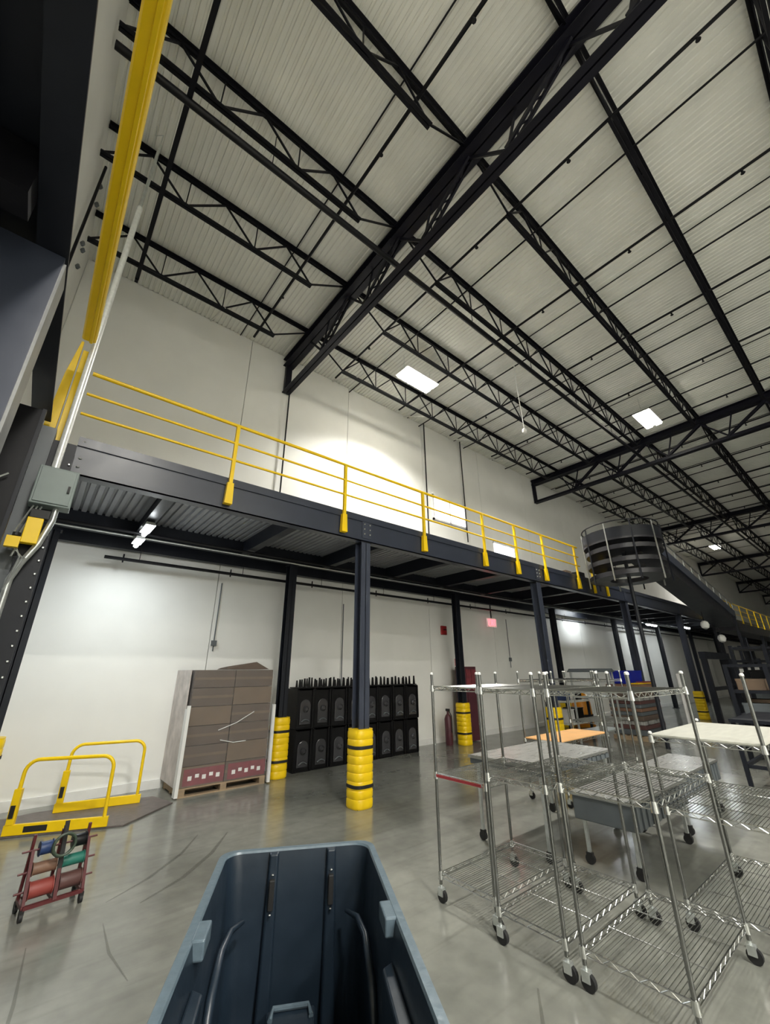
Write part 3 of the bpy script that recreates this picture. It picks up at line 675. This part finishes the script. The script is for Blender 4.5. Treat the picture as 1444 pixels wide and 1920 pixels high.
# ------------------------------------------------------------ stacked black containers
M['gb'] = mat('highlight_black', (.05, .05, .055), .12)  # lighter black paints the highlights on the container fronts
def container(label):
    t = thing('black_container', label, 'container', group='stacked black containers')
    b = MB(); b.box((-.2, -.2, 0), (.2, .22, .02)); b.box((-.2, .2, .02), (.2, .22, .74)); b.box((-.2, -.2, .02), (-.18, .2, .74)); b.box((.18, -.2, .02), (.2, .2, .74)); b.box((-.18, -.19, .02), (.18, -.17, .74)); b.box((-.18, -.19, .7), (.18, .2, .74))
    b.obj('shell', M['blkplas'], t, bevel=.006)
    arch = [(-.12, .08), (.12, .08), (.12, .42)] + [(.12 * math.cos(a), .42 + .12 * math.sin(a)) for a in [PI * k / 8 for k in range(1, 8)]] + [(-.12, .42)]
    MB().prism(arch, 'y', -.21, -.19).obj('arched_panel', M['gb'], t, bevel=.01)
    MB().lathe([(.05, 0), (.06, .02), (.03, .05)], (0, 0, 0), 14).obj('boss', M['gb'], t, True, loc=(0, -.215, .36)).rotation_euler = (PI / 2, 0, 0)
    MB().tube([(-.09 + .015 * k, -.225, .13 + .04 * math.sin(PI * k / 12)) for k in range(13)], .012, 6).obj('highlight_handle', M['grey'], t, True)  # its grey stands for the pale highlight low on the front
    for sx in (-.17, .17): MB().box((sx - .02, -.215, .02), (sx + .02, -.19, .72)).obj('rib', M['blkplas'], t)
    return t
proto = container('x'); first = True
for lv in range(2):
    for k in range(8):
        o = proto if first else copy_tree(proto); first = False
        o.location = (4.58 + .425 * k, 8.28 + random.uniform(-.02, .02), lv * .745)
        o['label'] = 'black moulded plastic container in the %s tier of the wall stack, %s from the left' % (('lower', 'upper')[lv], ORD[k])
# spindles standing on the upper tier
k = 0
sp = thing('spindle_tray', 'black tray of upright prongs along the top of the container stack', 'tray', (4.4, 8.28, 1.49))
MB().box((0, -.18, 0), (3.35, .18, .02)).obj('tray', M['blkplas'], sp)
for i in range(28):
    x = .06 + i * .12
    MB().box((x - .022, -.16 + .02 * (i % 3), .02), (x + .022, -.12 + .02 * (i % 3), .17 + .05 * ((i * 7) % 5) / 5), top=.6).obj('prong', M['blkplas'], sp)
    MB().box((x + .03, .05, .02), (x + .06, .1, .15 + .07 * ((i * 5) % 4) / 4), top=.6).obj('prong', M['blkplas'], sp)

# ------------------------------------------------------------ wire racks
def caster(parent, x, y, z0):
    b = MB(); b.tube([(x, y, .1), (x, y, z0)], .011, 8); b.box((x - .022, y - .03, .045), (x + .022, y + .02, .1))
    c = b.obj('caster', M['galv'], parent, True)
    MB().tube([(x - .014, y - .012, .045), (x + .014, y - .012, .045)], .045, 16).obj('wheel', M['rubber'], c, True)
def wire_rack(label, x0, x1, y0, y1, levels, top=1.77, tops=None, cast=True, boards=None, edge=None, nw=.024):
    t = thing('wire_rack', label, 'rack', (x0, y0, 0), group='chrome wire racks'); Lx, Ly = x1 - x0, y1 - y0
    cs_ = [(.0, .0), (Lx, 0), (Lx, Ly), (0, Ly)]
    for i, (cx, cy) in enumerate(cs_):
        tp = tops[i] if tops else top
        p = MB().tube([(cx, cy, .12 if cast else 0), (cx, cy, tp)], .0135, 12).obj('post', M['post'], t, True)
        MB().lathe([(.015, 0), (.015, .012), (.008, .02)], (cx, cy, tp), 10).obj('cap', M['white'], p)
        if cast: caster(t, cx, cy, .14)
    for li, z in enumerate(levels):
        fr = MB(); i_ = .012
        for dz in (0, -.032):
            for (ax, ay), (bx_, by_) in (((i_, 0), (Lx - i_, 0)), ((Lx, i_), (Lx, Ly - i_)), ((Lx - i_, Ly), (i_, Ly)), ((0, Ly - i_), (0, i_))):
                fr.tube([(ax, ay, z + dz), (bx_, by_, z + dz)], .0042, 6)
        for (ax, ay), (bx_, by_) in (((i_, 0), (Lx - i_, 0)), ((Lx, i_), (Lx, Ly - i_)), ((Lx - i_, Ly), (i_, Ly)), ((0, Ly - i_), (0, i_))):
            Ln = math.hypot(bx_ - ax, by_ - ay); n = max(4, int(Ln / .05)); 
            for k in range(n):
                f0, f1 = k / n, (k + 1) / n; z0, z1 = (z, z - .032) if k % 2 else (z - .032, z)
                fr.tube([(ax + (bx_ - ax) * f0, ay + (by_ - ay) * f0, z0), (ax + (bx_ - ax) * f1, ay + (by_ - ay) * f1, z1)], .0028, 4, caps=False)
        sh = fr.obj('shelf', M[edge[li]] if edge and edge.get(li) else M['chrome'], t, True)
        for (cx, cy) in cs_: MB().lathe([(.024, -.045), (.019, .012)], (cx, cy, z), 12).obj('collar', M['chrome'], sh, True)
        if boards and li in boards:
            MB().box((-.005, -.005, z + .005), (Lx + .005, Ly + .005, z + .017)).obj('shelf_board', M[boards[li]], sh)
        else:
            d = MB(); n = int(Ly / nw)
            for k in range(1, n): d.tube([(.0, Ly * k / n, z), (Lx, Ly * k / n, z)], .0024, 4, caps=False)
            n = max(2, round(Lx / .35))
            for k in range(1, n): d.tube([(Lx * k / n, 0, z - .005), (Lx * k / n, Ly, z - .005)], .004, 5, caps=False)
            tag(d.obj('wire_deck', M['chrome'], sh), kind='stuff')
    return t
M['rededge'] = mat('red_coated_wire', (.35, .04, .05), .35)
wire_rack('empty chrome wire rack on casters, farthest of the three in the row', 3.14, 4.18, 2.5, 3.06, [.2, .93, 1.66])
wire_rack('empty chrome wire rack on casters, middle of the three in the row', 3.05, 4.15, 1.9, 2.4, [.2, 1.03, 1.66])
wire_rack('empty chrome wire rack on casters, nearest of the three in the row', 3.06, 4.13, 1.2, 1.79, [.2, 1.06, 1.66])
wire_rack('lower wire rack with a pale lined top shelf at the right edge', 4.26, 5.55, .84, 1.58, [.17, .76, 1.27], tops=[1.75, 1.3, 1.3, 1.29], boards={2: 'shelfboard'})
wire_rack('wire rack holding an orange plywood board, behind the row of three', 6.35, 7.9, 3.6, 4.2, [.2, .8, 1.66], boards={1: 'tan'})
wire_rack('wire rack behind the plywood one, crowded by the bench', 8.4, 9.6, 3.9, 4.5, [.2, .9, 1.62])

# strip of red on the farthest rack's middle shelf end
t = MB().box((0, 0, 0), (.006, .5, .022)).obj('red_label_strip', M['rededge'], loc=(3.112, 2.53, .905)); tag(t, 'dark red strip clipped to the farthest rack\'s middle shelf', 'strip')

# platform carts behind the racks
def flat_cart(label, x0, x1, y0, y1, z, m, th, wall=.0):
    t = thing('platform_cart', label, 'cart', (x0, y0, 0), group='platform carts'); Lx, Ly = x1 - x0, y1 - y0
    MB().box((0, 0, z - .012), (Lx, Ly, z)).obj('top_sheet', m, t, bevel=.003)
    MB().box((.012, .012, z - th), (Lx - .012, Ly - .012, z - .013)).obj('deck', M['grey'], t, bevel=.01)
    MB().box((-.004, -.004, z - .03), (Lx + .004, .0, z + .004)).box((-.004, -.004, z - .03), (0, Ly, z + .004)).obj('edge_trim', M['silver'], t)
    n = int(Lx / .12); b = MB()
    for k in range(n): b.box((.03 + k * .12, -.004, z - th + .01), (.09 + k * .12, .011, z - .02))
    tag(b.obj('edge_ribs', M['grey'], t), kind='stuff')
    for x in (.08, Lx - .08):
        for y in (.08, Ly - .08):
            MB().bar((x, y, .1), (x, y, z - th), .03, .03).obj('leg', M['galv'], t)
            c = MB().box((x - .02, y - .03, .05), (x + .02, y + .03, .1)).obj('caster', M['strap'], t)
            MB().tube([(x - .018, y, .045), (x + .018, y, .045)], .045, 14).obj('wheel', M['rubber'], c, True)
flat_cart('platform cart with a shiny ribbed steel top, behind the farthest rack', 4.42, 6.1, 2.76, 3.75, .85, M['sheet'], .09)
flat_cart('low grey platform cart with a scuffed steel top, behind the middle rack', 4.72, 6.2, 2.03, 2.66, .62, M['sheet'], .24)
flat_cart('low grey platform cart with a bright reflecting top, further right', 6.35, 7.8, 2.1, 2.7, .62, M['sheet'], .24)

# ------------------------------------------------------------ stacks, totes and shelving at the back right
def layered(label, x, y, Lx, Ly, layers, mats):
    t = thing('material_stack', label, 'stack', (x, y, 0)); z = .13
    for q in range(5): MB().box((0, q * Ly / 5 + .01, .1), (Lx, q * Ly / 5 + .1, .125)).obj('pallet_board', M['wood'], t)
    for q in (0, Lx / 2 - .05, Lx - .1): MB().box((q, 0, 0), (q + .1, Ly, .1)).obj('pallet_stringer', M['wood'], t)
    for i in range(layers):
        h = random.uniform(.08, .14); o = random.uniform(-.04, .04)
        MB().box((.03 + o, .03, z), (Lx - .03 + o, Ly - .03, z + h - .008)).obj('layer', M[mats[i % len(mats)]], t, bevel=.01); z += h
    return z
z = layered('pallet stack of flat brown and grey bundles under the blue tote', 13.3, 5.0, 1.55, .9, 12, ['grey', 'brnw', 'sheet', 'card', 'grey', 'tanw'])
t = thing('storage_tote', 'bright blue plastic tote on top of the layered stack', 'tote', (14.1, 5.55, z))
MB().box((-.42, -.26, 0), (.42, .26, .32), top=1.08).obj('body', M['bluetote'], t, bevel=.01); MB().box((-.46, -.29, .32), (.46, .29, .36)).obj('lid', M['bluetote'], t, bevel=.008)
t = thing('yellow_folder_pile', 'yellow and white papers beside the blue tote', 'papers', (13.6, 5.12, z))
MB().box((-.2, -.1, 0), (.9, .1, .03)).obj('papers', M['yplas'], t); MB().box((.2, -.12, .03), (1.1, .08, .06)).obj('papers', M['redprint'], t)
t = thing('work_table', 'low work table with dark boxes, left of the blue tote', 'table', (12.6, 6.7, 0))
MB().box((0, 0, .9), (1.3, .8, .95)).obj('table_top', M['shelfboard'], t)
for x in (.05, 1.25):
    for y in (.05, .75): MB().box((x - .03, y - .03, 0), (x + .03, y + .03, .9)).obj('leg', M['navyd'], t)
MB().box((.05, .05, .3), (1.25, .75, .33)).obj('lower_shelf', M['shelfboard'], t)
for k, (x, y, z, s, mm, lb) in enumerate([(12.85, 7.0, .952, .3, 'bluw', 'dark blue bin on the work table'), (13.25, 7.1, .952, .28, 'white', 'white carton on the work table'), (13.65, 7.0, .952, .25, 'blkplas', 'black case on the work table'), (13.0, 7.1, .332, .4, 'white', 'white carton on the table\'s lower shelf'), (13.55, 7.1, .332, .42, 'blkplas', 'large black box on the table\'s lower shelf')]):
    t = thing('storage_box', lb, 'box', (x, y, z)); MB().box((-s / 2, -s / 2, 0), (s / 2, s / 2, s * .85)).obj('body', M[mm], t, bevel=.008); MB().box((-s / 2 - .01, -s / 2 - .01, s * .85), (s / 2 + .01, s / 2 + .01, s * .85 + .03)).obj('lid', M[mm], t)
t = thing('tray_shelf', 'tall rack with a dark flat tray on top, left of the blue tote', 'rack', (11.7, 5.45, 0))
for x in (0, 1.2):
    for y in (0, .6): MB().box((x - .02, y - .02, 0), (x + .02, y + .02, 1.75)).obj('post', M['galv'], t)
for z in (.3, 1.1): MB().box((0, 0, z), (1.2, .6, z + .03)).obj('shelf', M['galv'], t)
MB().box((-.1, -.05, 1.75), (1.3, .65, 1.84), top=.9).obj('tray', M['grey'], t)
t = thing('white_panel_post', 'white upright board leaning by the black shelving', 'board', (15.4, 4.55, 0))
MB().box((-.14, -.03, 0), (.14, .03, 1.68)).obj('board', M['white'], t, bevel=.01); MB().box((-.03, -.034, .9), (.03, -.03, 1.1)).obj('sticker', M['redprint'], t)
def shelving(label, unit, x0, y0, Lx, Ly, H, lv, boxes=True, group='black steel shelving units'):
    t = thing('black_shelving', label, 'shelving', (x0, y0, 0), group=group)
    for x in (0, Lx):
        for y in (0, Ly): MB().box((x - .04, y - .04, 0), (x + .04, y + .04, H)).obj('post', M['navyd'], t)
    for z in lv: MB().box((-.03, -.03, z), (Lx + .03, Ly + .03, z + .06)).obj('shelf', M['navyd'], t)
    if boxes:
        q = 0
        for z in lv[:-1]:
            x = .08
            while x < Lx - .4:
                wd = random.uniform(.22, .42); h = random.uniform(.16, .3); mm = random.choice(['white', 'grey', 'white', 'cardl', 'blkplas'])
                s = thing('storage_box', '%s box on the %s black shelving unit, %s shelf up, %s from its left end' % ({'white': 'white', 'grey': 'grey', 'cardl': 'brown', 'blkplas': 'black'}[mm], unit, ORD[lv.index(z)], ORD[q]), 'box', (x0 + x, y0 + .1, z + .061))
                MB().box((0, 0, 0), (wd, Ly - .2, h)).obj('body', M[mm], s, bevel=.008); MB().box((-.005, -.006, h - .05), (wd + .005, Ly - .194, h)).obj('lid', M[mm], s)
                x += wd + random.uniform(.05, .2); q += 1
            q = 0
shelving('black steel shelving with boxes, nearest unit', 'nearest', 12.4, 2.0, 1.9, .7, 1.9, [.25, .8, 1.3, 1.84])
shelving('black steel shelving with boxes, second unit', 'second', 14.9, 2.3, 1.9, .7, 2.4, [.25, .9, 1.5, 2.3])
shelving('black steel shelving with boxes, third unit', 'third', 17.4, 2.9, 2.0, .7, 2.1, [.25, .9, 1.5, 2.0])
shelving('black steel shelving with boxes, fourth unit', 'fourth', 20.2, 3.1, 2.0, .7, 2.6, [.25, .9, 1.6, 2.5])
t = thing('black_work_frame', 'black steel work frame on legs behind the lined rack', 'frame', (9.6, 1.1, 0))
for x in (0, 1.9):
    for y in (0, 1.1): MB().box((x - .03, y - .03, 0), (x + .03, y + .03, .95)).obj('leg', M['navyd'], t)
MB().box((-.05, -.05, .95), (1.95, 1.15, 1.0)).obj('table_top', M['navyd'], t); MB().bar((0, 0, .3), (0, 1.1, .3), .05, .05).obj('rail', M['navyd'], t); MB().bar((0, 1.1, .3), (1.9, 1.1, .3), .05, .05).obj('rail', M['navyd'], t)

# ------------------------------------------------------------ spiral and incline conveyor
SX, SY = 12.5, 4.3
t = thing('spiral_conveyor', 'dark spiral conveyor beside the walkway past the end of the yellow rail', 'conveyor', (SX, SY, 0))
RR = .98
def ring(z, r0, r1, h, name, m, tt=t):
    n = 32; vs = []
    for rr, zz in ((r0, z), (r1, z), (r1, z + h), (r0, z + h)): vs += [(rr * math.cos(2 * PI * k / n), rr * math.sin(2 * PI * k / n), zz) for k in range(n)]
    return MB().add(vs, [(a * n + k, a * n + (k + 1) % n, ((a + 1) % 4) * n + (k + 1) % n, ((a + 1) % 4) * n + k) for a in range(4) for k in range(n)]).obj(name, m, tt, True)
MB().tube([(0, 0, 0), (0, 0, 5.6)], .05, 12).obj('centre_post', M['navyd'], t, True)
for z in (4.15, 4.5, 4.85): ring(z, RR - .5, RR, .12, 'belt_tier', M['belt'])
ring(5.1, .1, RR + .03, .05, 'top_tier', M['belt']); ring(5.15, RR + .0, RR + .03, .3, 'side_guard', M['navyd']); ring(5.62, RR - .01, RR + .02, .02, 'top_ring', M['navyd'])
for k in range(10):
    a = 2 * PI * k / 10
    MB().bar((RR * 1.03 * math.cos(a), RR * 1.03 * math.sin(a), 4.0), (RR * 1.03 * math.cos(a), RR * 1.03 * math.sin(a), 5.6), .03, .03).obj('upright', M['silver'] if k % 2 else M['navyd'], t)
t = thing('incline_conveyor', 'long dark inclined conveyor descending from the spiral towards the far end', 'conveyor', (13.6, 4.3, 0))
P0, P1 = Vector((.0, 0, 5.35)), Vector((8.2, 0, 3.75))
MB().bar(P0 + Vector((0, 0, -.1)), P1 + Vector((0, 0, -.1)), .7, .5).obj('bed', M['belt'], t)
for sy in (-.38, .38):
    MB().bar(P0 + Vector((0, sy, .12)), P1 + Vector((0, sy, .12)), .05, .3).obj('side_rail', M['navy'] if sy < 0 else M['silver'], t)
    MB().bar(P0 + Vector((0, sy, .55)), P1 + Vector((0, sy, .55)), .035, .035).obj('guard_rod', M['silver'], t)
for k in range(12):
    f = k / 11; p = P0.lerp(P1, f)
    for sy in (-.38, .38): MB().bar(p + Vector((0, sy, .2)), p + Vector((0, sy, .55)), .03, .03).obj('guard_post', M['silver'], t)
for k, f in enumerate((.97,)):
    p = P0.lerp(P1, f)
    for sy in (-.38, .38): MB().bar((p.x, sy, 0), (p.x, sy, p.z), .08, .08).obj('support_leg', M['navyd'], t)
t = thing('overhead_conveyor', 'level black conveyor line running along under the far yellow rails', 'conveyor', (22.3, 4.5, 3.3))
MB().box((0, -.4, 0), (25, .4, .35)).obj('bed', M['belt'], t)
for k in range(6):
    for sy in (-.35, .35): MB().box((.5 + 4.5 * k - .05, sy - .05, -3.3), (.5 + 4.5 * k + .05, sy + .05, 0)).obj('support_leg', M['navyd'], t)
for k, (x, z, up) in enumerate([(18.7, 3.3, .48), (20.5, 2.9, .48)]):
    t = thing('globe_lamp', 'pale round lamp hanging below the inclined conveyor, %s' % ('left one', 'right one')[k], 'lamp', (x, 4.3, z), group='round hanging lamps')
    MB().lathe([(.03, -.15), (.11, -.1), (.14, 0), (.11, .1), (.04, .15)], n=16).obj('globe', M['white'], t, True); MB().tube([(0, 0, .15), (0, 0, up)], .012, 6).obj('stem', M['bpipe'], t)
t = thing('machine_frame', 'black machine portal under the far conveyor', 'frame', (15.8, 3.9, 0))
for x in (0, 2.6):
    MB().box((x - .07, -.07, 0), (x + .07, .07, 2.1)).obj('post', M['navyd'], t)
MB().box((-.1, -.08, 2.1), (2.7, .08, 2.3)).obj('header', M['navyd'], t); MB().box((.07, -.04, 1.2), (2.53, .04, 1.3)).obj('tie_bar', M['navyd'], t)
# bits on the walkway deck past the rail end
for k, (x, mm, s, lb) in enumerate([(10.9, 'white', .28, 'white carton on the walkway behind the last rail posts'), (11.5, 'orange', .22, 'small orange case on the walkway beside a white carton'), (12.4, 'cardl', .34, 'brown carton on the walkway past the rail end'), (13.2, 'blkplas', .4, 'black box on the walkway near the spiral conveyor')]):
    t = thing('deck_box', lb, 'box', (x, 6.1, 4.361)); MB().box((-s / 2, -s / 2, 0), (s / 2, s / 2, s)).obj('body', M[mm], t, bevel=.006); MB().box((-s / 2 - .004, -.02, s), (s / 2 + .004, .02, s + .003)).obj('tape', M['cardl'], t)

# ------------------------------------------------------------ blue-grey plastic bulk cart in front of the camera
ang = math.radians(61.3)
bt = thing('bulk_cart', 'deep blue-grey plastic bulk cart filling the bottom of the picture', 'cart', (1.247, 2.178, 0), ang - PI / 2)
# local frame: x to the right, y away from the camera; far rim at y=0, near rim at y=-1.55
RIM = 1.0; NB = -1.28; HW = .365
def outline(hw, y0, y1, r, n=5):
    pts = []
    for (cx, cy, a0) in ((hw - r, y1 - r, 0), (-hw + r, y1 - r, PI / 2), (-hw + r, y0 + r, PI), (hw - r, y0 + r, 1.5 * PI)):
        for k in range(n + 1): a = a0 + (PI / 2) * k / n; pts.append((cx + r * math.cos(a), cy + r * math.sin(a)))
    return pts
def shell(levels, flip=False):
    b = MB(); n = None; vs = []
    for (hw, y0, y1, r, z) in levels:
        o = outline(hw, y0, y1, r); n = len(o); vs += [(x, y, z) for x, y in o]
    fs = []
    for i in range(len(levels) - 1):
        for k in range(n):
            q = (i * n + k, i * n + (k + 1) % n, (i + 1) * n + (k + 1) % n, (i + 1) * n + k); fs.append(q[::-1] if flip else q)
    fs.append(tuple((len(levels) - 1) * n + k for k in range(n)))
    return b.add(vs, fs)
shell([(HW - .035, NB + .035, -.035, .07, RIM - .002), (HW - .045, NB + .045, -.045, .07, RIM - .06), (HW - .075, NB + .1, -.085, .07, .62), (HW - .085, NB + .12, -.10, .07, .3)]).obj('tub_inside', M['bin'], bt, True)
shell([(HW - .02, NB + .02, -.02, .075, RIM - .03), (HW - .06, NB + .07, -.07, .075, .6), (HW - .07, NB + .1, -.085, .07, .26)]).obj('tub_outside', M['bin'], bt, True)
# rim
def rimmesh():
    b = MB(); lv = [(HW - .035, NB + .035, -.035, .07, RIM - .004), (HW - .03, NB + .03, -.03, .07, RIM + .006), (HW - .004, NB + .004, -.004, .08, RIM + .006), (HW, NB, 0, .085, RIM - .003), (HW, NB, 0, .085, RIM - .035)]
    vs = []
    for (hw, y0, y1, r, z) in lv: vs += [(x, y, z) for x, y in outline(hw, y0, y1, r)]
    n = 24; return b.add(vs, [(i * n + k, i * n + (k + 1) % n, (i + 1) * n + (k + 1) % n, (i + 1) * n + k) for i in range(4) for k in range(n)])
rimmesh().obj('rim', M['binrim'], bt, True)
# vertical moulded ribs on the far wall with slots
for sx, wd in ((-.115, .05), (.155, .05)):
    MB().add([(sx - wd / 2, -.035, RIM), (sx + wd / 2, -.035, RIM), (sx + wd / 2 + .01, -.135, .3), (sx - wd / 2 - .01, -.135, .3), (sx - wd / 2 + .008, -.065, RIM - .004), (sx + wd / 2 - .008, -.065, RIM - .004), (sx + wd / 2, -.15, .3), (sx - wd / 2, -.15, .3)],
             [(0, 1, 2, 3), (4, 7, 6, 5), (0, 4, 5, 1), (1, 5, 6, 2), (3, 7, 4, 0), (2, 6, 7, 3)]).obj('rib', M['bin'], bt, bevel=.006)
    MB().box((sx - .012, -.1, RIM - .2), (sx + .012, -.077, RIM - .09)).obj('hinge_slot', M['strap'], bt, bevel=.004)
    for dz in (.075, .21): MB().lathe([(.007, 0), (.004, .004)], (sx, -.082 if dz < .1 else -.103, RIM - dz), 8).obj('rivet', M['chrome'], bt)
# side arches moulded into the tub walls and blocks on the rim
for sg in (-1, 1):
    ptsa = [(sg * (HW - .085), -.62, .34), (sg * (HW - .083), -.60, .60), (sg * (HW - .082), -.5, .74), (sg * (HW - .085), -.36, .80), (sg * (HW - .10), -.22, .80), (sg * (HW - .14), -.135, .79)]
    MB().tube(ptsa, [.014, .016, .016, .014, .012, .008], 10).obj('moulded_arch', M['bin'], bt, True)
    MB().box((sg * (HW - .05) - .022, -.72, RIM - .05), (sg * (HW - .05) + .022, -.60, RIM + .006)).obj('rim_block', M['binrim'], bt, bevel=.006)
    MB().prism([(sg * (HW - .05), -1.1), (sg * (HW - .095), -1.1), (sg * (HW - .09), -.76), (sg * (HW - .05), -.73)], 'z', .33, RIM - .10).obj('side_pillar', M['bin'], bt, bevel=.008)
MB().box((-HW + .09, NB + .13, .302), (HW - .09, -.11, .33)).obj('tub_floor', M['bin'], bt)
MB().prism([(-.09, -.34), (.09, -.34), (.1, -.18), (-.1, -.18)], 'z', .33, .52).obj('moulded_step', M['bin'], bt, bevel=.01)
MB().tube([(-.08, -.25, .525), (-.07, -.195, .53), (.07, -.195, .53), (.08, -.25, .525)], .010, 8).obj('grab_ridge', M['binrim'], bt, True)
MB().prism([(.13, -.4), (.24, -.4), (.24, -.2), (.15, -.2)], 'z', .33, .42).obj('moulded_step', M['bin'], bt, bevel=.01)
b = MB().box((-.3, NB + .15, .16), (.3, -.13, .24)); b.obj('chassis', M['strap'], bt)
for sx in (-.24, .24):
    for sy in (NB + .25, -.25):
        c = MB().box((sx - .03, sy - .04, .09), (sx + .03, sy + .04, .16)).obj('caster', M['galv'], bt); MB().tube([(sx - .02, sy, .065), (sx + .02, sy, .065)], .065, 16).obj('wheel', M['rubber'], c, True)
